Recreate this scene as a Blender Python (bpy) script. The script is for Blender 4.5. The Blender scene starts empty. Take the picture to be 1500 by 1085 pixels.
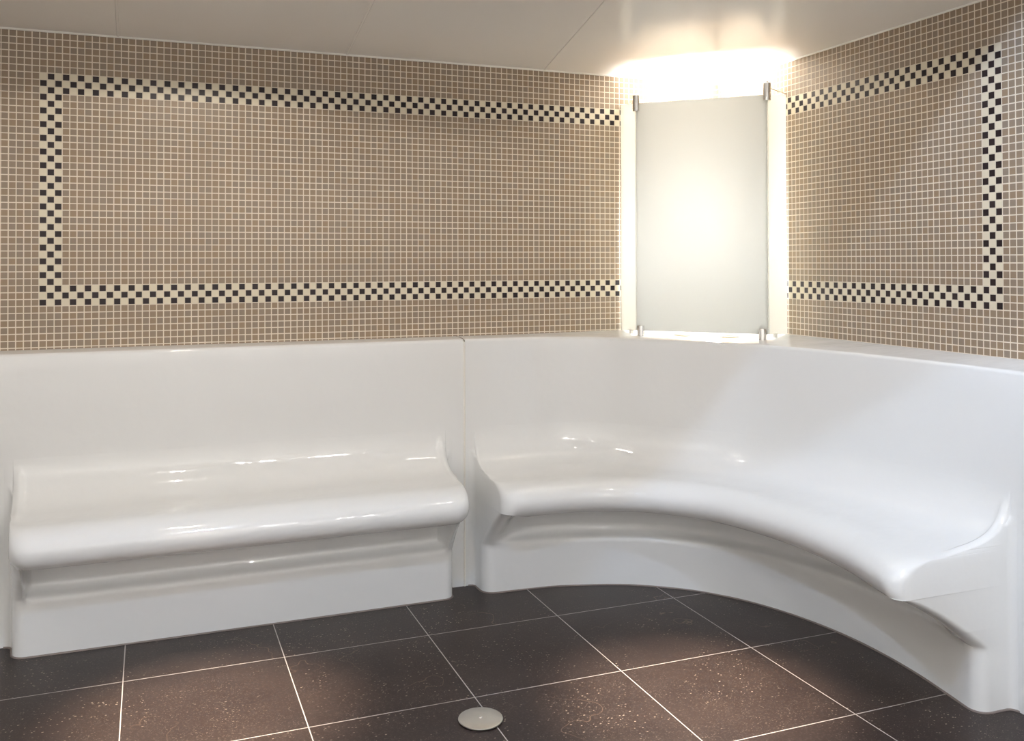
import bpy, bmesh, math, random
from mathutils import Vector, Matrix

# ---------------------------------------------------------------- units
# The room is measured in mosaic tiles (one tile pitch = 25 mm).
S = 0.025
FZ = -81.2                       # floor level, in tiles below the top of the chequered border
def W(x, y, z):
    return Vector((x * S, y * S, (z - FZ) * S))

scn = bpy.context.scene
C = scn.collection

# ---------------------------------------------------------------- materials
def new_mat(name):
    m = bpy.data.materials.new(name)
    m.use_nodes = True
    nt = m.node_tree
    for n in list(nt.nodes):
        nt.nodes.remove(n)
    out = nt.nodes.new('ShaderNodeOutputMaterial')
    return m, nt, out

class N:
    """tiny helper for node graphs"""
    def __init__(self, nt): self.nt = nt
    def node(self, t, **kw):
        n = self.nt.nodes.new(t)
        for k, v in kw.items(): setattr(n, k, v)
        return n
    def link(self, a, b): self.nt.links.new(a, b)
    def _in(self, n, i, v):
        if hasattr(v, 'is_output'): self.link(v, n.inputs[i])
        else: n.inputs[i].default_value = v
    def math(self, op, a, b=None, c=None):
        n = self.node('ShaderNodeMath', operation=op)
        self._in(n, 0, a)
        if b is not None: self._in(n, 1, b)
        if c is not None: self._in(n, 2, c)
        return n.outputs[0]
    def mix(self, f, a, b):
        n = self.node('ShaderNodeMix', data_type='RGBA')
        self._in(n, 0, f); self._in(n, 6, a); self._in(n, 7, b)
        return n.outputs[2]
    def noise(self, vec, scale, detail=2.0, rough=0.5):
        n = self.node('ShaderNodeTexNoise')
        if vec is not None: self.link(vec, n.inputs['Vector'])
        n.inputs['Scale'].default_value = scale
        n.inputs['Detail'].default_value = detail
        n.inputs['Roughness'].default_value = rough
        return n.outputs['Fac']
    def ramp(self, f, a, b):
        n = self.node('ShaderNodeMapRange')
        self._in(n, 0, f); n.inputs[1].default_value = a; n.inputs[2].default_value = b
        return n.outputs[0]
    def bump(self, h, strength, dist):
        n = self.node('ShaderNodeBump')
        n.inputs['Strength'].default_value = strength
        n.inputs['Distance'].default_value = dist
        self.link(h, n.inputs['Height'])
        return n.outputs[0]
    def bsdf(self, out, color=None, rough=0.5, metallic=0.0, normal=None, **kw):
        b = self.node('ShaderNodeBsdfPrincipled')
        if color is not None: self._in(b, 'Base Color', color)
        self._in(b, 'Roughness', rough)
        b.inputs['Metallic'].default_value = metallic
        for k, v in kw.items(): b.inputs[k].default_value = v
        if normal is not None: self.link(normal, b.inputs['Normal'])
        if out is not None: self.link(b.outputs[0], out.inputs['Surface'])
        return b

def c4(r, g, b): return (r, g, b, 1.0)

def mosaic(name, axis):
    m, nt, out = new_mat(name); g = N(nt)
    tc = g.node('ShaderNodeTexCoord')
    sep = g.node('ShaderNodeSeparateXYZ'); g.link(tc.outputs['Object'], sep.inputs[0])
    u = g.math('DIVIDE', sep.outputs[axis], S)
    v = g.math('DIVIDE', sep.outputs[2], -S)
    fu, fv = g.math('FRACT', u), g.math('FRACT', v)
    iu, iv = g.math('FLOOR', u), g.math('FLOOR', v)
    def edge(f):                       # distance to the nearest joint, 0..0.5
        return g.math('MINIMUM', f, g.math('SUBTRACT', 1.0, f))
    d = g.math('MINIMUM', edge(fu), edge(fv))
    tile = g.ramp(d, 0.055, 0.085)
    AND = lambda a, b: g.math('MULTIPLY', a, b)
    ge = lambda a, k: g.math('GREATER_THAN', a, k)
    lt = lambda a, k: g.math('LESS_THAN', a, k)
    outer = AND(AND(ge(u, 0.0), ge(v, 0.0)), lt(v, 34.0))
    inner = AND(AND(ge(u, 3.0), ge(v, 3.0)), lt(v, 31.0))
    border = g.math('SUBTRACT', outer, inner)
    par = g.math('FLOORED_MODULO', g.math('ADD', iu, iv), 2.0)
    comb = g.node('ShaderNodeCombineXYZ'); g.link(iu, comb.inputs[0]); g.link(iv, comb.inputs[1])
    wn = g.node('ShaderNodeTexWhiteNoise', noise_dimensions='2D'); g.link(comb.outputs[0], wn.inputs[0])
    wsep = g.node('ShaderNodeSeparateColor'); g.link(wn.outputs['Color'], wsep.inputs[0])
    hue = wsep.outputs[0]; val = wsep.outputs[1]
    plain = g.mix(hue, c4(0.298, 0.212, 0.138), c4(0.258, 0.206, 0.158))
    plain = g.mix(g.math('MULTIPLY', val, 0.22), plain, c4(0.205, 0.155, 0.112))
    fleck = g.noise(tc.outputs['Object'], 900.0, 2.0, 0.6)
    plain = g.mix(g.math('MULTIPLY', g.ramp(fleck, 0.45, 0.75), 0.18), plain, c4(0.42, 0.33, 0.24))
    chk_b = g.mix(val, c4(0.012, 0.006, 0.008), c4(0.024, 0.014, 0.016))
    chk_w = g.mix(val, c4(0.70, 0.63, 0.49), c4(0.66, 0.59, 0.46))
    chk = g.mix(par, chk_w, chk_b)
    face = g.mix(border, plain, chk)
    grout = g.mix(AND(border, 1.0), c4(0.72, 0.64, 0.53), c4(0.66, 0.59, 0.47))
    col = g.mix(tile, grout, face)
    rough = g.math('SUBTRACT', 0.75, g.math('MULTIPLY', tile, 0.33))
    g.bsdf(out, col, rough, normal=g.bump(tile, 0.35, 0.0008), **{'Specular IOR Level': 0.28})
    return m

M = {}
M['mosaic_x'] = mosaic('mosaic_left', 0)
M['mosaic_y'] = mosaic('mosaic_right', 1)

def gelcoat():
    m, nt, out = new_mat('white_gelcoat'); g = N(nt)
    tc = g.node('ShaderNodeTexCoord')
    n1 = g.noise(tc.outputs['Object'], 9.0, 2.0)
    n2 = g.noise(tc.outputs['Object'], 45.0, 1.0)
    h = g.math('ADD', n1, g.math('MULTIPLY', n2, 0.09))
    tint = g.noise(tc.outputs['Object'], 3.0, 1.0)
    col = g.mix(tint, c4(0.78, 0.79, 0.79), c4(0.80, 0.81, 0.815))
    g.bsdf(out, col, 0.09, normal=g.bump(h, 0.22, 0.012), IOR=1.5)
    return m
M['gel'] = gelcoat()

def ceiling_mat():
    m, nt, out = new_mat('ceiling_acrylic'); g = N(nt)
    tc = g.node('ShaderNodeTexCoord')
    n = g.noise(tc.outputs['Object'], 2.5, 2.0)
    col = g.mix(n, c4(0.93, 0.895, 0.85), c4(0.945, 0.915, 0.87))
    n2 = g.noise(tc.outputs['Object'], 2.0, 1.0)
    g.bsdf(out, col, 0.17, normal=g.bump(n2, 0.02, 0.01), **{'Specular IOR Level': 0.2})
    return m
M['ceil'] = ceiling_mat()

def floor_mat():
    m, nt, out = new_mat('dark_stone_tiles'); g = N(nt)
    tc = g.node('ShaderNodeTexCoord')
    P = tc.outputs['Object']                       # origin on a tile corner, turned with the tiles
    sep = g.node('ShaderNodeSeparateXYZ'); g.link(P, sep.inputs[0])
    T = 20.25 * S
    u = g.math('DIVIDE', sep.outputs[0], T); v = g.math('DIVIDE', sep.outputs[1], T)
    fu, fv = g.math('FRACT', u), g.math('FRACT', v)
    edge = lambda f: g.math('MINIMUM', f, g.math('SUBTRACT', 1.0, f))
    d = g.math('MINIMUM', edge(fu), edge(fv))
    tile = g.ramp(d, 0.0022, 0.0040)
    comb = g.node('ShaderNodeCombineXYZ')
    g.link(g.math('FLOOR', u), comb.inputs[0]); g.link(g.math('FLOOR', v), comb.inputs[1])
    wn = g.node('ShaderNodeTexWhiteNoise', noise_dimensions='2D'); g.link(comb.outputs[0], wn.inputs[0])
    off = g.node('ShaderNodeVectorMath', operation='MULTIPLY_ADD')
    g.link(wn.outputs['Color'], off.inputs[0]); off.inputs[1].default_value = (7, 7, 7); g.link(P, off.inputs[2])
    Q = off.outputs[0]                             # every tile its own piece of stone
    cloud = g.noise(Q, 5.0, 4.0, 0.6)
    col = g.mix(cloud, c4(0.017, 0.012, 0.013), c4(0.052, 0.035, 0.029))
    col = g.mix(g.math('MULTIPLY', wn.outputs['Value'], 0.35), col, c4(0.028, 0.021, 0.021))
    fine = g.noise(Q, 140.0, 3.0, 0.7)
    col = g.mix(g.math('MULTIPLY', g.ramp(fine, 0.5, 0.8), 0.5), col, c4(0.14, 0.11, 0.095))
    # pale fossil flecks, in drifts
    stretch = g.node('ShaderNodeMapping'); stretch.inputs['Scale'].default_value = (1.0, 1.7, 1.0)
    stretch.inputs['Rotation'].default_value = (0, 0, 0.5)
    g.link(Q, stretch.inputs[0])
    vo = g.node('ShaderNodeTexVoronoi', feature='F1'); vo.inputs['Scale'].default_value = 85.0
    g.link(stretch.outputs[0], vo.inputs['Vector'])
    vsep = g.node('ShaderNodeSeparateColor'); g.link(vo.outputs['Color'], vsep.inputs[0])
    keep = g.ramp(vsep.outputs[0], 0.55, 0.57)
    size = g.math('MULTIPLY', vsep.outputs[1], 0.30)
    spot = g.math('MULTIPLY', keep, g.math('LESS_THAN', vo.outputs['Distance'], size))
    drift = g.ramp(g.noise(Q, 3.5, 2.0), 0.40, 0.66)
    col = g.mix(g.math('MULTIPLY', g.math('MULTIPLY', spot, drift), 1.0), col, c4(0.40, 0.33, 0.26))
    v2 = g.node('ShaderNodeTexVoronoi', feature='F1'); v2.inputs['Scale'].default_value = 190.0
    g.link(stretch.outputs[0], v2.inputs['Vector'])
    v2s = g.node('ShaderNodeSeparateColor'); g.link(v2.outputs['Color'], v2s.inputs[0])
    dots = g.math('MULTIPLY', g.ramp(v2s.outputs[0], 0.60, 0.62), g.math('LESS_THAN', v2.outputs['Distance'], g.math('MULTIPLY', v2s.outputs[1], 0.36)))
    drift2 = g.ramp(g.noise(Q, 6.0, 3.0), 0.38, 0.62)
    col = g.mix(g.math('MULTIPLY', g.math('MULTIPLY', dots, drift2), 0.75), col, c4(0.25, 0.20, 0.165))
    # worm-like shell traces
    wv = g.noise(Q, 26.0, 1.0)
    worm = g.math('SUBTRACT', 1.0, g.ramp(g.math('ABSOLUTE', g.math('SUBTRACT', wv, 0.5)), 0.0, 0.006))
    worm = g.math('MULTIPLY', worm, g.ramp(g.noise(Q, 33.0, 1.0), 0.66, 0.72))
    col = g.mix(g.math('MULTIPLY', worm, 0.7), col, c4(0.33, 0.28, 0.23))
    # thin pale veins
    w = g.noise(Q, 1.6, 4.0, 0.55)
    vein = g.math('SUBTRACT', 1.0, g.ramp(g.math('ABSOLUTE', g.math('SUBTRACT', w, 0.56)), 0.0, 0.0022))
    vein = g.math('MULTIPLY', vein, g.ramp(g.noise(Q, 2.3, 1.0), 0.52, 0.62))
    col = g.mix(g.math('MULTIPLY', vein, 0.45), col, c4(0.30, 0.20, 0.14))
    col = g.mix(tile, c4(0.50, 0.46, 0.44), col)
    rough = g.math('ADD', 0.27, g.math('MULTIPLY', fine, 0.22))
    rough = g.math('ADD', rough, g.math('MULTIPLY', g.math('SUBTRACT', 1.0, tile), 0.3))
    g.bsdf(out, col, rough, normal=g.bump(g.math('ADD', tile, g.math('MULTIPLY', fine, 0.12)), 0.25, 0.0012), **{'Specular IOR Level': 0.22})
    return m
M['floor'] = floor_mat()

def simple(name, col, rough, metallic=0.0, nscale=None, **kw):
    m, nt, out = new_mat(name); g = N(nt)
    c = c4(*col)
    if nscale:
        tc = g.node('ShaderNodeTexCoord')
        f = g.noise(tc.outputs['Object'], nscale, 3.0)
        c = g.mix(f, c, c4(*[min(1, x * 1.12) for x in col]))
    g.bsdf(out, c, rough, metallic, **kw)
    return m
M['seal'] = simple('white_silicone', (0.78, 0.76, 0.71), 0.35, nscale=60)
M['bead_dark'] = simple('dark_bead', (0.20, 0.165, 0.155), 0.5, nscale=60)  # dark grey bead along the foot of the plinths
M['chrome'] = simple('polished_chrome', (0.86, 0.85, 0.83), 0.09, 1.0)
M['steel'] = simple('satin_steel', (0.70, 0.68, 0.64), 0.36, 1.0, nscale=40)
M['cream'] = simple('cream_plastic', (0.42, 0.37, 0.26), 0.4)
M['plaster'] = simple('pale_plaster', (0.80, 0.785, 0.76), 0.7, nscale=8)

def frosted(name, front, trans=(0.90, 0.905, 0.87), rgh=0.3):
    m, nt, out = new_mat(name); g = N(nt)
    tr = g.node('ShaderNodeBsdfTranslucent'); tr.inputs[0].default_value = c4(*trans)
    df = g.node('ShaderNodeBsdfDiffuse'); df.inputs[0].default_value = c4(0.80, 0.79, 0.73)
    rf = g.node('ShaderNodeBsdfRefraction'); rf.inputs['Color'].default_value = c4(0.93, 0.93, 0.89)
    rf.inputs['Roughness'].default_value = rgh; rf.inputs['IOR'].default_value = 1.06
    gl = g.node('ShaderNodeBsdfGlossy'); gl.inputs['Roughness'].default_value = 0.28
    m1 = g.node('ShaderNodeMixShader'); m1.inputs[0].default_value = 0.28
    g.link(tr.outputs[0], m1.inputs[1]); g.link(df.outputs[0], m1.inputs[2])
    m2 = g.node('ShaderNodeMixShader'); m2.inputs[0].default_value = front
    g.link(m1.outputs[0], m2.inputs[1]); g.link(rf.outputs[0], m2.inputs[2])
    fr = g.node('ShaderNodeFresnel'); fr.inputs[0].default_value = 1.45
    m3 = g.node('ShaderNodeMixShader')
    g.link(g.math('MULTIPLY', fr.outputs[0], 0.6), m3.inputs[0])
    g.link(m2.outputs[0], m3.inputs[1]); g.link(gl.outputs[0], m3.inputs[2])
    g.link(m3.outputs[0], out.inputs['Surface'])
    return m
M['glass_front'] = frosted('frosted_glass', 0.04, (0.585, 0.595, 0.585))
M['glass_side'] = frosted('frosted_glass_side', 0.42, rgh=0.16)

def lens_mat():
    m, nt, out = new_mat('lamp_lens'); g = N(nt)
    e = g.node('ShaderNodeEmission'); e.inputs[0].default_value = c4(1.0, 0.95, 0.82); e.inputs[1].default_value = 0.85
    g.link(e.outputs[0], out.inputs['Surface'])
    return m
M['lens'] = lens_mat()
def tube_mat():
    m, nt, out = new_mat('lamp_tube'); g = N(nt)
    e = g.node('ShaderNodeEmission'); e.inputs[0].default_value = c4(0.93, 0.97, 1.0); e.inputs[1].default_value = 150.0
    g.link(e.outputs[0], out.inputs['Surface'])
    return m
M['tube'] = tube_mat()

# ---------------------------------------------------------------- object helpers
def link_mesh(name, bm, mat, parent=None, smooth=False, angle=None, origin=None):
    bmesh.ops.recalc_face_normals(bm, faces=bm.faces)
    me = bpy.data.meshes.new(name)
    if origin is not None:
        bmesh.ops.translate(bm, verts=bm.verts, vec=-origin)
    bm.to_mesh(me); bm.free()
    if smooth:
        for p in me.polygons: p.use_smooth = True
        if angle: me.set_sharp_from_angle(angle=math.radians(angle))
    me.materials.append(mat)
    o = bpy.data.objects.new(name, me)
    C.objects.link(o)
    if origin is not None: o.location = origin
    if parent is not None:
        o.parent = parent
        o.matrix_parent_inverse = Matrix.Identity(4)
        if origin is not None:
            o.location = origin - parent.location
        else:
            o.location = -parent.location
    return o

def tag(o, label=None, cat=None, group=None, kind=None):
    if label: o['label'] = label
    if cat: o['category'] = cat
    if group: o['group'] = group
    if kind: o['kind'] = kind
    return o

def empty(name, loc, label, cat, group=None):
    o = bpy.data.objects.new(name, None)
    o.empty_display_size = 0.1
    o.location = loc
    C.objects.link(o)
    return tag(o, label, cat, group)

def box_bm(lo, hi, bm=None):
    bm = bm or bmesh.new()
    r = bmesh.ops.create_cube(bm, size=1.0)
    c = (Vector(lo) + Vector(hi)) / 2; d = Vector(hi) - Vector(lo)
    for v in r['verts']:
        v.co = Vector((v.co.x * d.x, v.co.y * d.y, v.co.z * d.z)) + c
    return bm

def tube_bm(a, b, r, seg=24, bevel=0.0, bm=None):
    bm = bm or bmesh.new()
    a, b = Vector(a), Vector(b); ax = (b - a).normalized()
    t = Vector((0, 0, 1)) if abs(ax.z) < 0.9 else Vector((1, 0, 0))
    e1 = ax.cross(t).normalized(); e2 = ax.cross(e1)
    L = (b - a).length
    prof = [(0, 0), (r - bevel, 0), (r, bevel), (r, L - bevel), (r - bevel, L), (0, L)] if bevel else [(0, 0), (r, 0), (r, L), (0, L)]
    lathe(bm, a, e1, e2, ax, prof, seg)
    return bm

def lathe(bm, base, e1, e2, ax, prof, seg=32):
    rings = []
    for (r, h) in prof:
        if r < 1e-7:
            rings.append([bm.verts.new(base + ax * h)])
        else:
            rings.append([bm.verts.new(base + ax * h + (e1 * math.cos(2 * math.pi * k / seg) + e2 * math.sin(2 * math.pi * k / seg)) * r) for k in range(seg)])
    for A, B in zip(rings, rings[1:]):
        for k in range(seg):
            k2 = (k + 1) % seg
            if len(A) == 1 and len(B) == 1: continue
            if len(A) == 1: bm.faces.new((A[0], B[k], B[k2]))
            elif len(B) == 1: bm.faces.new((A[k], A[k2], B[0]))
            else: bm.faces.new((A[k], A[k2], B[k2], B[k]))

EX, EY, EZ = Vector((1, 0, 0)), Vector((0, 1, 0)), Vector((0, 0, 1))

# ---------------------------------------------------------------- room shell
UL, WR = 115.92, 62.84           # tiles from the border's outer corner to the room corner
CEIL = 6.15
XL, YB = -190.0, -215.0          # far walls behind the camera
T = 4.0
def wall(name, lo, hi, origin, mat):
    o = link_mesh(name, box_bm(W(*lo), W(*hi)), mat, origin=W(*origin))
    return tag(o, kind='structure')
wall('wall_left', (XL - T, 0, FZ), (T, T, CEIL), (-UL, 0, 0), M['mosaic_x'])
wall('wall_right', (0, YB - T, FZ), (T, 0, CEIL), (0, -WR, 0), M['mosaic_y'])
wall('wall_side', (XL - T, YB - T, FZ), (XL, 0, CEIL), (XL, YB, FZ), M['plaster'])
wall('wall_back', (XL, YB - T, FZ), (0, YB, CEIL), (XL, YB, FZ), M['plaster'])
fo = wall('floor', (XL - T, YB - T, FZ - T), (T, T, FZ), (-63.5, -21.4, FZ), M['floor'])

# ceiling: white panels with narrow open joints between them
def ceiling():
    bm = bmesh.new()
    box_bm(W(XL - T, YB - T, CEIL), W(T, T, CEIL + T), bm)
    return link_mesh('ceiling', bm, M['ceil'])
tag(ceiling(), kind='structure')
def strip(name, a, b, w, h, z, mat, up=True):
    a, b = Vector((a[0], a[1], 0)), Vector((b[0], b[1], 0))
    d = (b - a).normalized(); n = Vector((-d.y, d.x, 0)) * w / 2
    bm = bmesh.new()
    sec = [(-1, 0), (-0.6, -h), (0.6, -h), (1, 0)]
    va = [bm.verts.new(W(a.x + n.x * s, a.y + n.y * s, z + q)) for s, q in sec]
    vb = [bm.verts.new(W(b.x + n.x * s, b.y + n.y * s, z + q)) for s, q in sec]
    for k in range(4): bm.faces.new((va[k], va[(k + 1) % 4], vb[(k + 1) % 4], vb[k]))
    bm.faces.new(va); bm.faces.new(vb)
    return tag(link_mesh(name, bm, mat), kind='structure')
joints = [((-105.4, 0), (-104.2, -60)), ((-70.9, 0), (-76.6, -60)), ((-35.8, 0), (-46.5, -46))]
for k, (a, b) in enumerate(joints):
    strip('trim_%d' % (k + 1), a, b, 0.42, 0.10, CEIL + 0.01, M['ceil'])
# sealant bead where the ceiling meets the walls
def bead(name, pts, r, mat, seg=8):
    """a round bead along a polyline, centred on pts (tile units)"""
    bm = bmesh.new(); P = [W(*p) for p in pts]; rings = []
    for i, p in enumerate(P):
        d = (P[min(i + 1, len(P) - 1)] - P[max(i - 1, 0)]).normalized()
        t = EZ if abs(d.z) < 0.9 else EX
        e1 = d.cross(t).normalized(); e2 = d.cross(e1)
        rings.append([bm.verts.new(p + (e1 * math.cos(2 * math.pi * k / seg) + e2 * math.sin(2 * math.pi * k / seg)) * r * S) for k in range(seg)])
    for A, B in zip(rings, rings[1:]):
        for k in range(seg): bm.faces.new((A[k], A[(k + 1) % seg], B[(k + 1) % seg], B[k]))
    bm.faces.new(rings[0]); bm.faces.new(rings[-1])
    return link_mesh(name, bm, mat, smooth=True, angle=60)
tag(bead('trim_4', [(XL, -0.05, CEIL), (-0.1, -0.05, CEIL)], 0.24, M['seal']), kind='structure')
tag(bead('trim_5', [(-0.05, -0.1, CEIL), (-0.05, YB, CEIL)], 0.2, M['seal']), kind='structure')

# ---------------------------------------------------------------- moulded benches
def catmull(P, n):
    """n samples per span through 2-D points"""
    out = []
    Q = [P[0] * 2 - P[1]] + P + [P[-1] * 2 - P[-2]]
    for i in range(1, len(Q) - 2):
        p0, p1, p2, p3 = Q[i - 1:i + 3]
        for k in range(n):
            t = k / n
            out.append(0.5 * ((2 * p1) + (p2 - p0) * t + (2 * p0 - 5 * p1 + 4 * p2 - p3) * t * t + (3 * p1 - p0 - 3 * p2 + p3) * t ** 3))
    out.append(P[-1].copy())
    return out

V2 = lambda a: Vector((a[0], a[1]))
NZ, NR = -64.7, 2.65             # lip centre height and radius
PT = -73.0                       # top of the plinth
def smooth01(t):
    t = max(0.0, min(1.0, t)); return t * t * (3 - 2 * t)

# profile: (kind, value, height); seat points measured as a share of the seat depth
def profile():
    P = []
    # concave sweep from the upright back into the seat
    ctrl = [(0.0, -55.2), (0.006, -56.2), (0.022, -57.4), (0.055, -58.5), (0.11, -59.5), (0.19, -60.35), (0.30, -60.98), (0.43, -61.4), (0.6, -61.68), (0.8, -61.92), (1.0, NZ + NR)]
    cs = catmull([V2(c) for c in ctrl], 5)
    for c in cs: P.append(('seat', c.x, c.y))
    # the rounded lip
    for k in range(1, 19):
        P.append(('lip', k / 18, 0))
    return P
PROF = profile()
# below the lip: undercut back to a recess, then out again to the plinth
UNDER = [(0.0, 0.0), (0.15, -0.1), (0.36, -0.32), (0.58, -0.65), (0.78, -1.1), (0.92, -1.7), (0.98, -2.4), (1.0, -3.2), (1.0, -4.2), (0.985, -4.75), (0.93, -5.1), (0.80, -5.38), (0.55, -5.62), (0.28, -5.8), (0.09, -6.0), (0.0, -6.3)]

def bench_sections(Bp, Fp, Np, nsub, r_end, fill):
    """rings of points (tile units) from one end to the other.
    r_end: rounding radii (seat, lip, plinth); fill: run at either end over which the undercut closes"""
    Bc, Fc, Nc = (catmull([V2(p) for p in q], nsub) for q in (Bp, Fp, Np))
    # arc length along the lip decides how near an end a station is
    cum = [0.0]
    for a, b in zip(Nc, Nc[1:]): cum.append(cum[-1] + (b - a).length)
    L = cum[-1]
    def at(curve, s):
        if s < 0: return curve[0] + (curve[0] - curve[1]).normalized() * -s
        if s > L: return curve[-1] + (curve[-1] - curve[-2]).normalized() * (s - L)
        for i in range(len(cum) - 1):
            if cum[i + 1] >= s - 1e-9:
                t = (s - cum[i]) / max(1e-9, cum[i + 1] - cum[i])
                return curve[i].lerp(curve[i + 1], t)
        return curve[-1].copy()
    ends = [0, .05, .15, .3, .45, .6, .75, .9, 1.05, 1.25, 1.5, 1.8, 2.3, 2.9, 3.6, 4.4, 5.4, 6.6, 8.0]
    n_mid = int((L - 16) / 1.3)
    st = ends + [8 + (L - 16) * k / n_mid for k in range(1, n_mid)] + [L - e for e in reversed(ends)]
    rs, rl, rp = r_end
    rlow = rl if fill[3] else 1.8
    def shrink(d, e, r):
        """rounded end: pull an offset d back when only e from the end"""
        r = min(r, d * 0.85)
        if r <= 1e-6 or e >= r: return d
        return d - r + math.sqrt(max(0.0, r * r - (r - e) ** 2))
    rings = []
    def ring(s, cap=1e9):
        e0, e1 = s, L - s
        left = e0 < e1
        e = max(0.0, min(e0, e1))
        B, F, Nn = at(Bc, s), at(Fc, s), at(Nc, s)
        nv = (Nn - B); D = nv.length; nd = nv / D
        fv = F - B; FD = max(0.15, fv.length if fv.dot(nd) > 0 else 0.15)
        fd = fv.normalized() if fv.length > 0.3 and fv.dot(nd) > 0 else nd
        k = smooth01((e - fill[0 if left else 1][0]) / fill[0 if left else 1][1])
        a_end = -math.pi / 2 * (k + (1 - k) * fill[2])     # how far round the lip runs before the underside starts
        lift = 1.0 if not fill[3] else 0.45 + 0.55 * math.sqrt(max(0.0, 1 - (1 - min(1.0, e / (rl * 1.1))) ** 2))   # the roll rounds off towards its ends
        pts = []
        for kind, a, b in PROF:
            if kind == 'seat':
                d = a * 0.863 * D; r = rs + (rl - rs) * smooth01((a - 0.55) / 0.45)
                z = b
            else:
                an = math.pi / 2 + (a_end - math.pi / 2) * a
                if an > 0:                       # long crown above, tight roll below
                    d = D * 0.863 + (NR + D * 0.137) * math.cos(an); z = NZ + NR * math.sin(an)
                else:
                    d = D + NR * math.cos(an); z = NZ + NR * math.sin(an) * lift
                r = rl if an > 0 else rl + (rlow - rl) * min(1.0, -an)
            d = shrink(d, e, r)
            if kind == 'seat':               # raised rim along the open ends of the seat
                rim = (0.34 if fill[3 if left else 4] else 0.0) * math.exp(-((e - 0.75) / 0.5) ** 2) * smooth01(a / 0.03) * (1 - smooth01((a - 0.45) / 0.4))
                d += rim * 0.75; z += rim * 0.75
            d = min(cap, d)
            q = B + nd * d
            pts.append((q.x, q.y, z))
        dS, zS = D + NR * math.cos(a_end), NZ + NR * math.sin(a_end) * lift
        rec = FD - 2.0                       # recess sits behind the plinth face
        for a, dz in UNDER:
            # open undercut: from the lip in to the recess and out to the plinth
            t = -dz / 6.3
            zz = zS + t * (PT - 0.6 - zS)
            if dz >= -4.2: dop = dS + (rec - dS) * a
            else: dop = FD + (rec - FD) * a
            dcl = dS + (FD - dS) * t ** 0.75
            d = dcl + (dop - dcl) * k
            dirv = (nd * (1 - t) + fd * t).normalized()
            r = rlow + (rp - rlow) * t
            d = min(cap, shrink(d, e, r) if d > 0.05 else d)
            q = B + dirv * d
            pts.append((q.x, q.y, zz))
        for zz in (-74.2, -75.5, -78.0, FZ + 0.35, FZ):
            d = min(cap, shrink(FD, e, rp))
            q = B + fd * d
            pts.append((q.x, q.y, zz))
        return pts
    fil = [(-1.1, 0.0), (-0.75, 0.06), (-0.45, 0.22), (-0.2, 0.5), (-0.06, 0.85)]   # fillet between upright and end face
    for s, cap in fil: rings.append(ring(s, cap))
    for s in st: rings.append(ring(s))
    for s, cap in reversed(fil): rings.append(ring(L - s, cap))
    return rings

def loft(name, rings, i0, i1, mat, parent, angle=50):
    bm = bmesh.new()
    R = [[bm.verts.new(W(*p)) for p in r[i0:i1 + 1]] for r in rings]
    for A, B in zip(R, R[1:]):
        for k in range(len(A) - 1):
            try: bm.faces.new((A[k], B[k], B[k + 1], A[k + 1]))
            except ValueError: pass
    bmesh.ops.remove_doubles(bm, verts=bm.verts, dist=1e-5)
    bmesh.ops.dissolve_degenerate(bm, edges=bm.edges, dist=1e-6)
    return link_mesh(name, bm, mat, parent, smooth=True, angle=angle)

SPLIT = len(PROF) + 8            # deepest point of the recess: seat above, plinth below
ZW_L, ZF_L = -40.3, -40.5        # ledge height at the wall and at its front, left
ZW_R, ZF_R = -40.0, -40.85       # the same on the right

def backrest(name, path, zf, wallpts, parent, low, seal=None):
    """moulded upright back with its ledge; path and wallpts correspond; low[i] is how far down it goes"""
    bm = bmesh.new(); rows = []
    n = len(path)
    for i in range(n):
        p = V2(path[i]); q = V2(wallpts[i])
        a = V2(path[max(0, i - 1)]); b = V2(path[min(n - 1, i + 1)])
        tdir = (b - a).normalized(); nrm = Vector((tdir.y, -tdir.x))
        if nrm.dot(q - p) > 0: nrm = -nrm
        zw, zz = zf[i]
        col = [(q.x, q.y, zw), (q.x + (p.x - q.x) * .5, q.y + (p.y - q.y) * .5, (zw + zz) / 2 + .02)]
        R = 0.55
        for k in range(7):
            t = math.pi / 2 * k / 6
            d = -R + R * math.sin(t); h = zz - R + R * math.cos(t)
            col.append((p.x + nrm.x * d, p.y + nrm.y * d, h))
        for f in (0.15, 0.4, 0.7, 1.0):
            col.append((p.x, p.y, zz - R + (low[i] - zz + R) * f))
        rows.append([bm.verts.new(W(*c)) for c in col])
    for A, B in zip(rows, rows[1:]):
        for k in range(len(A) - 1): bm.faces.new((A[k], B[k], B[k + 1], A[k + 1]))
    bmesh.ops.remove_doubles(bm, verts=bm.verts, dist=1e-5)
    return link_mesh(name, bm, M['gel'], parent, smooth=True, angle=50)

# --- straight bench on the left wall
YP = -4.2
sx0, sx1 = -118.2, -55.5
straight = empty('straight_bench', W(-90, -8, FZ), 'straight white moulded bench with rounded lip along the left wall', 'bench')
sec = bench_sections([(sx0 - .5, YP), (-98, YP), (-77, YP), (sx1, YP)], [(sx0, -9.0), (-98, -9.1), (-77, -9.1), (sx1, -9.0)],
                     [(sx0 + .4, -15.8), (-98, -15.8), (-77, -15.8), (sx1, -15.8)], 10, (0.5, 2.6, 1.6), ((1.3, 0.7), (1.3, 0.7), 0.85, 1, 1))
loft('seat', sec, 0, SPLIT, M['gel'], straight)
loft('plinth', sec, SPLIT, len(sec[0]) - 1, M['gel'], straight)
tag(bead('trim_7', [r[-1] for r in sec], 0.2, M['bead_dark'], 6), kind='structure')
xs = [-150, -130, sx0 - 0.01, sx0, -110, -100, -90, -80, -70, -62, sx1, sx1 + 0.01, -54, -52.32]
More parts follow.
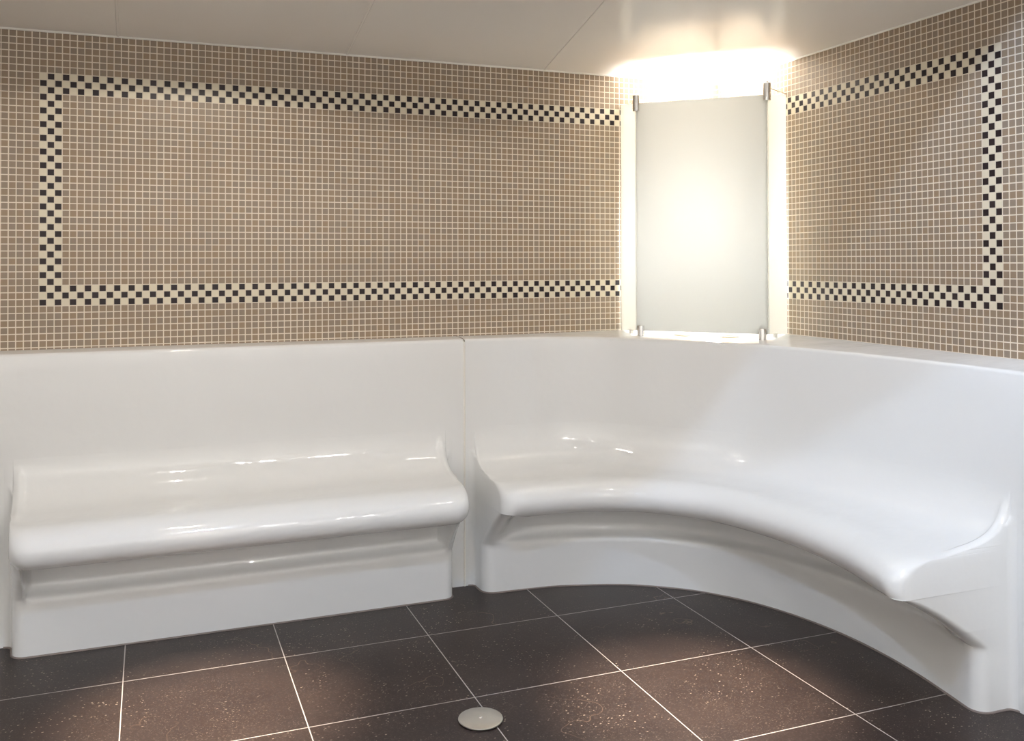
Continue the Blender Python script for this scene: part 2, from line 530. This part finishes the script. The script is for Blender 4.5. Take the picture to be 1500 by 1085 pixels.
backrest('backrest', [(x, YP) for x in xs], [(ZW_L, ZF_L)] * len(xs), [(x, -0.02) for x in xs], straight,
         [FZ if (x < sx0 or x > sx1) else -55.5 for x in xs])

# --- curved bench in the corner
Bq = [(-50.5, -4.2), (-44, -4.2), (-38, -4.4), (-32.5, -5.6), (-28, -8.2), (-24.3, -12.2), (-18.9, -17.8), (-14.4, -22.8), (-10.8, -28.5), (-8.2, -36.5), (-6.2, -46), (-5, -56), (-4.6, -67.5)]
Fq = [(-50.5, -9), (-44, -9.3), (-38.6, -9.8), (-34, -11), (-30, -12.3), (-25.6, -14.3), (-19.6, -18.6), (-15.6, -23), (-12.3, -28.3), (-9.4, -36), (-7.8, -45), (-7.9, -55.5), (-9.8, -67.5)]
Nq = [(-50.5, -16), (-44, -15.9), (-39, -16.2), (-35, -17), (-31.5, -18.3), (-28, -20.2), (-23.6, -24.3), (-20.6, -28.4), (-18.5, -33.8), (-17, -40.5), (-16.4, -47.5), (-17.0, -56), (-20.0, -67.5)]
corner = empty('corner_bench', W(-22, -22, FZ), 'curved white moulded bench sweeping round the room corner under the glass screen', 'bench')
sec = bench_sections(Bq, Fq, Nq, 8, (0.5, 2.6, 2.0), ((0.4, 7.0), (1.5, 14.0), 0.42, 0, 1))
loft('seat', sec, 0, SPLIT, M['gel'], corner)
loft('plinth', sec, SPLIT, len(sec[0]) - 1, M['gel'], corner)
tag(bead('trim_8', [r[-1] for r in sec], 0.2, M['bead_dark'], 6), kind='structure')
bpath = catmull([V2(b) for b in Bq], 6)
path = [(-52.12, YP), (-51.2, YP), (-50.51, YP)] + [(b.x, b.y) for b in bpath] + [(-4.6, -67.51), (-4.6, -72), (-4.6, -90), (-4.6, -120)]
wp, zf, low = [], [], []
tot = len(path)
for i, (x, y) in enumerate(path):
    # matching point on the wall line: left wall, then round the corner, then right wall
    if y > x * 1.0 + 0 and x < -24.3: q = (x, -0.02)
    elif y < -28.5: q = (-0.02, y)
    else:
        t = (-24.3 - x) / (-24.3 + 10.8); t = max(0, min(1, t))
        ang = t
        q = (-24.3 + 24.28 * min(1, 2 * t), -0.02) if t <= 0.5 else (-0.02, -28.5 * (2 * t - 1) - 0.02)
    wp.append(q)
    f = max(0.0, min(1.0, (x + 40) / 30.0))
    zf.append((ZW_L + (ZW_R - ZW_L) * f, ZF_L + (ZF_R - ZF_L) * f))
    low.append(FZ if i < 3 or i >= tot - 4 else -55.5)
backrest('backrest', path, zf, wp, corner, low)

# sealant line at the upright joint between the two benches
tag(bead('trim_6', [(-52.22, YP + 0.02, ZF_L - 0.4), (-52.22, YP + 0.02, FZ)], 0.17, M['seal']), kind='structure')

# ---------------------------------------------------------------- corner light screen of frosted glass
PL, PR = Vector((-22.2, -8.6)), Vector((-6.9, -24.4))
QL, QR = Vector((-20.6, -0.15)), Vector((-0.15, -20.4))
ZT, ZB = -0.35, -39.6
screen = empty('glass_screen', W(-15, -17, -40.8), 'frosted glass screen glowing across the tiled corner above the curved bench', 'glass screen')
def pane(name, a, b, za, zb, z0a, z0b, th, mat, inset=0.0):
    d = (b - a).normalized(); n = Vector((-d.y, d.x)) * th / 2
    bm = bmesh.new()
    vs = []
    for s in (1, -1):
        vs.append([bm.verts.new(W(*(a + n * s), z0a)), bm.verts.new(W(*(b + n * s), z0b)), bm.verts.new(W(*(b + n * s), zb)), bm.verts.new(W(*(a + n * s), za))])
    bm.faces.new(vs[0]); bm.faces.new(vs[1])
    for k in range(4): bm.faces.new((vs[0][k], vs[0][(k + 1) % 4], vs[1][(k + 1) % 4], vs[1][k]))
    return link_mesh(name, bm, mat, screen)
pane('front_pane', PL, PR, ZT, ZT - 0.2, ZB, ZB, 0.32, M['glass_front'])
gapL = (QL - PL).normalized() * 0.2; gapR = (QR - PR).normalized() * 0.2
pane('side_pane', QL, PL + gapL, 0.75, ZT, -40.2, ZB, 0.32, M['glass_side'])
pane('side_pane', QR, PR + gapR, 0.55, ZT - 0.2, -40.0, ZB, 0.32, M['glass_side'])
outn = Vector((-1, -1)).normalized()
def clamp(p, z0, z1, rod_to=None):
    o = link_mesh('clamp', tube_bm(W(p.x, p.y, z0), W(p.x, p.y, z1), 0.66 * S, 28, 0.06 * S), M['chrome'], screen, smooth=True, angle=35)
    if rod_to is None:
        return o
    def child(name, bm):
        c = link_mesh(name, bm, M['chrome'], None, smooth=True, angle=35)
        c.parent = o; c.location = -o.location - screen.location
    zr = z1 - 0.75
    child('rod', tube_bm(W(p.x, p.y, zr), W(rod_to[0], rod_to[1], zr + rod_to[2]), 0.13 * S, 14))
    child('grub_screw', tube_bm(W(p.x, p.y, z1), W(p.x, p.y, z1 + 0.28), 0.2 * S, 14, 0.04 * S))
    return o
dpane = (PR - PL).normalized()
clamp(PL, ZT - 1.35, ZT + 1.45, (-19.6, -0.05, 0.25))
clamp(PR, ZT - 1.15, ZT + 1.75, (-0.05, -20.1, 0.2))
clamp(PL + dpane * 0.7, -40.78, ZB + 0.9)
clamp(PR - dpane * 0.9, -40.78, ZB + 0.9)

for q, p in ((QL, PL), (QR, PR)):        # little holders at the foot of the side panes
    m = q.lerp(p, 0.62)
    link_mesh('clip', box_bm(W(m.x - 0.25, m.y - 0.25, -40.45), W(m.x + 0.25, m.y + 0.25, -39.6)), M['seal'], screen)

# ---------------------------------------------------------------- two uplights in the ledge behind the glass
def uplight(x, y, label):
    z = -40.62
    e = empty('uplight', W(x, y, z), label, 'uplight', 'uplights set in the ledge behind the glass screen')
    bm = bmesh.new()
    lathe(bm, W(x, y, z), EX, EY, EZ, [(r * S, h * S) for r, h in [(1.25, 0.0), (1.72, 0.0), (1.75, 0.12), (1.6, 0.3), (1.35, 0.36), (1.25, 0.3), (1.25, 0.0)]], 40)
    link_mesh('trim_ring', bm, M['cream'], e, smooth=True, angle=50)
    bm = bmesh.new()
    lathe(bm, W(x, y, z), EX, EY, EZ, [(r * S, h * S) for r, h in [(1.24, 0.1), (1.24, 0.28), (0.8, 0.4), (0.0, 0.45)]], 40)
    link_mesh('lens', bm, M['lens'], e, smooth=True)
    return e
LA, LB = (-14.4, -11.0), (-9.2, -17.0)
uplight(*LA, 'round white uplight on the ledge under the left half of the glass screen')
uplight(*LB, 'round white uplight on the ledge under the right half of the glass screen')

# lamp tube standing in the corner behind the glass
tube = link_mesh('lamp_tube', tube_bm(W(-3.4, -3.4, -36.0), W(-3.4, -3.4, -18.0), 1.3 * S, 20, 0.1 * S), M['tube'], screen, smooth=True, angle=40)
bm = tube_bm(W(-3.4, -3.4, -40.12), W(-3.4, -3.4, -36.0), 1.0 * S, 20, 0.05 * S)
sock = link_mesh('socket', bm, M['seal'], None, smooth=True, angle=40)
sock.parent = tube; sock.location = -tube.location - screen.location

# ---------------------------------------------------------------- floor drain cover
dx, dy = -64.77, -47.3
drain = empty('floor_drain', W(dx, dy, FZ), 'round satin steel drain cover on the dark tiled floor', 'drain cover')
bm = bmesh.new()
lathe(bm, W(dx, dy, FZ), EX, EY, EZ, [(r * S, h * S) for r, h in [(0, 0.02), (2.45, 0.02), (2.62, 0.2), (2.6, 0.3), (2.5, 0.34), (1.2, 0.36), (0, 0.36)]], 64)
link_mesh('plate', bm, M['steel'], drain, smooth=True, angle=40)
bm = bmesh.new()
lathe(bm, W(dx, dy, FZ + 0.35), EX, EY, EZ, [(r * S, h * S) for r, h in [(0.24, 0), (0.24, 0.08), (0.16, 0.16), (0, 0.18)]], 20)
link_mesh('screw', bm, M['chrome'], drain, smooth=True, angle=50)

# ---------------------------------------------------------------- lights
def spot(name, pos, aim, power, size, blend, col, radius):
    l = bpy.data.lights.new(name, 'SPOT')
    l.energy = power; l.spot_size = math.radians(size); l.spot_blend = blend
    l.color = col; l.shadow_soft_size = radius
    o = bpy.data.objects.new(name, l); C.objects.link(o)
    o.location = W(*pos)
    o.rotation_euler = (W(*aim) - W(*pos)).to_track_quat('-Z', 'Y').to_euler()
    return o
WARM = (1.0, 0.935, 0.85)
COOL = (0.54, 0.72, 1.0)
for (x, y, pw) in [(-95, -34, 23), (-38, -50, 10), (-95, -100, 19), (-38, -105, 3), (-150, -60, 20)]:
    spot('ceiling_downlight', (x, y, CEIL - 0.1), (x, y, FZ), pw, 161, 0.12, WARM, 0.02)
for (x, y, pw) in [(-42, -165, 58), (-66, -165, 66)]:            # far downlights with a wide throw
    spot('ceiling_downlight', (x, y, CEIL - 0.1), (x, y, FZ), pw, 173, 0.1, (1.0, 0.975, 0.945), 0.02)
for (x, y) in (LA, LB):
    spot('corner_uplight', (x, y, -39.9), (x * 0.3, y * 0.3, CEIL), 170, 60, 1.0, (1.0, 0.95, 0.87), 0.02)
spot('ceiling_arc_spot', (-7, -7, -13), (-7, -7, CEIL), 22, 86, 0.10, (1.0, 0.98, 0.95), 0.012)   # added spot, throws the bright arc on the ceiling above the glass
for (x, y, pw) in [(-94.5, -35, 700), (-38.3, -52, 700)]:   # narrow beams of the two downlights nearest the benches
    spot('halogen_beam', (x, y, CEIL - 0.1), (x, y, FZ), pw, 29, 1.0, (1.0, 0.84, 0.66), 0.02)
# added fill spots, bounced off the pale back and side walls behind the camera
for (x, y, tx, ty, pw) in [(-150, -188, -150, YB, 95), (-100, -188, -100, YB, 95), (-45, -188, -45, YB, 60), (-164, -120, XL, -120, 80)]:
    spot('bounce_fill', (x, y, CEIL - 1.0), (tx, ty, -55), pw, 150, 0.5, (1.0, 0.97, 0.925), 0.03)
# daylight-coloured lamps, tilted towards the benches
p0, ax = Vector((-40, -90, 5)), Vector((0.548, -0.399, -0.735))
spot('cool_lamp', p0, p0 + ax * 50, 36, 2 * 73.7, 0.05, COOL, 0.03)
p0, ax = Vector((-88, -90, 5)), Vector((0, -math.sin(math.radians(25)), -math.cos(math.radians(25))))
spot('cool_lamp', p0, p0 + ax * 50, 45, 2 * 75, 0.06, COOL, 0.03)

w = bpy.data.worlds.new('world'); scn.world = w; w.use_nodes = True
w.node_tree.nodes['Background'].inputs[0].default_value = (0.02, 0.02, 0.022, 1)
w.node_tree.nodes['Background'].inputs[1].default_value = 1.0

# ---------------------------------------------------------------- camera
F_PX, CX, CY = 1351.7, 736.3, 369.5
yaw, pitch, roll = 0.365535539, 0.0108571261, -0.00224792104
cam = bpy.data.cameras.new('camera'); co = bpy.data.objects.new('camera', cam); C.objects.link(co)
f = Vector((math.sin(yaw) * math.cos(pitch), math.cos(yaw) * math.cos(pitch), math.sin(pitch)))
r = Vector((math.cos(yaw), -math.sin(yaw), 0)); u = r.cross(f)
c_, s_ = math.cos(roll), math.sin(roll)
r2, u2 = r * c_ + u * s_, u * c_ - r * s_
co.matrix_world = Matrix.Translation(W(-100.933, -149.336, -27.795)) @ Matrix((
    (r2.x, u2.x, -f.x, 0), (r2.y, u2.y, -f.y, 0), (r2.z, u2.z, -f.z, 0), (0, 0, 0, 1)))
cam.sensor_fit = 'HORIZONTAL'; cam.sensor_width = 36.0
cam.lens = F_PX / 1500 * 36
cam.shift_x = (750 - CX) / 1500
cam.shift_y = -(542.5 - CY) / 1500
cam.clip_start = 0.02
scn.camera = co

scn.view_settings.view_transform = 'Standard'
scn.view_settings.look = 'None'
scn.view_settings.gamma = 1.0
scn.view_settings.use_curve_mapping = False
scn.view_settings.exposure = 0.13
scn.cycles.use_denoising = True
scn.cycles.max_bounces = 10
scn.cycles.sample_clamp_indirect = 6.0
scn.cycles.caustics_reflective = False
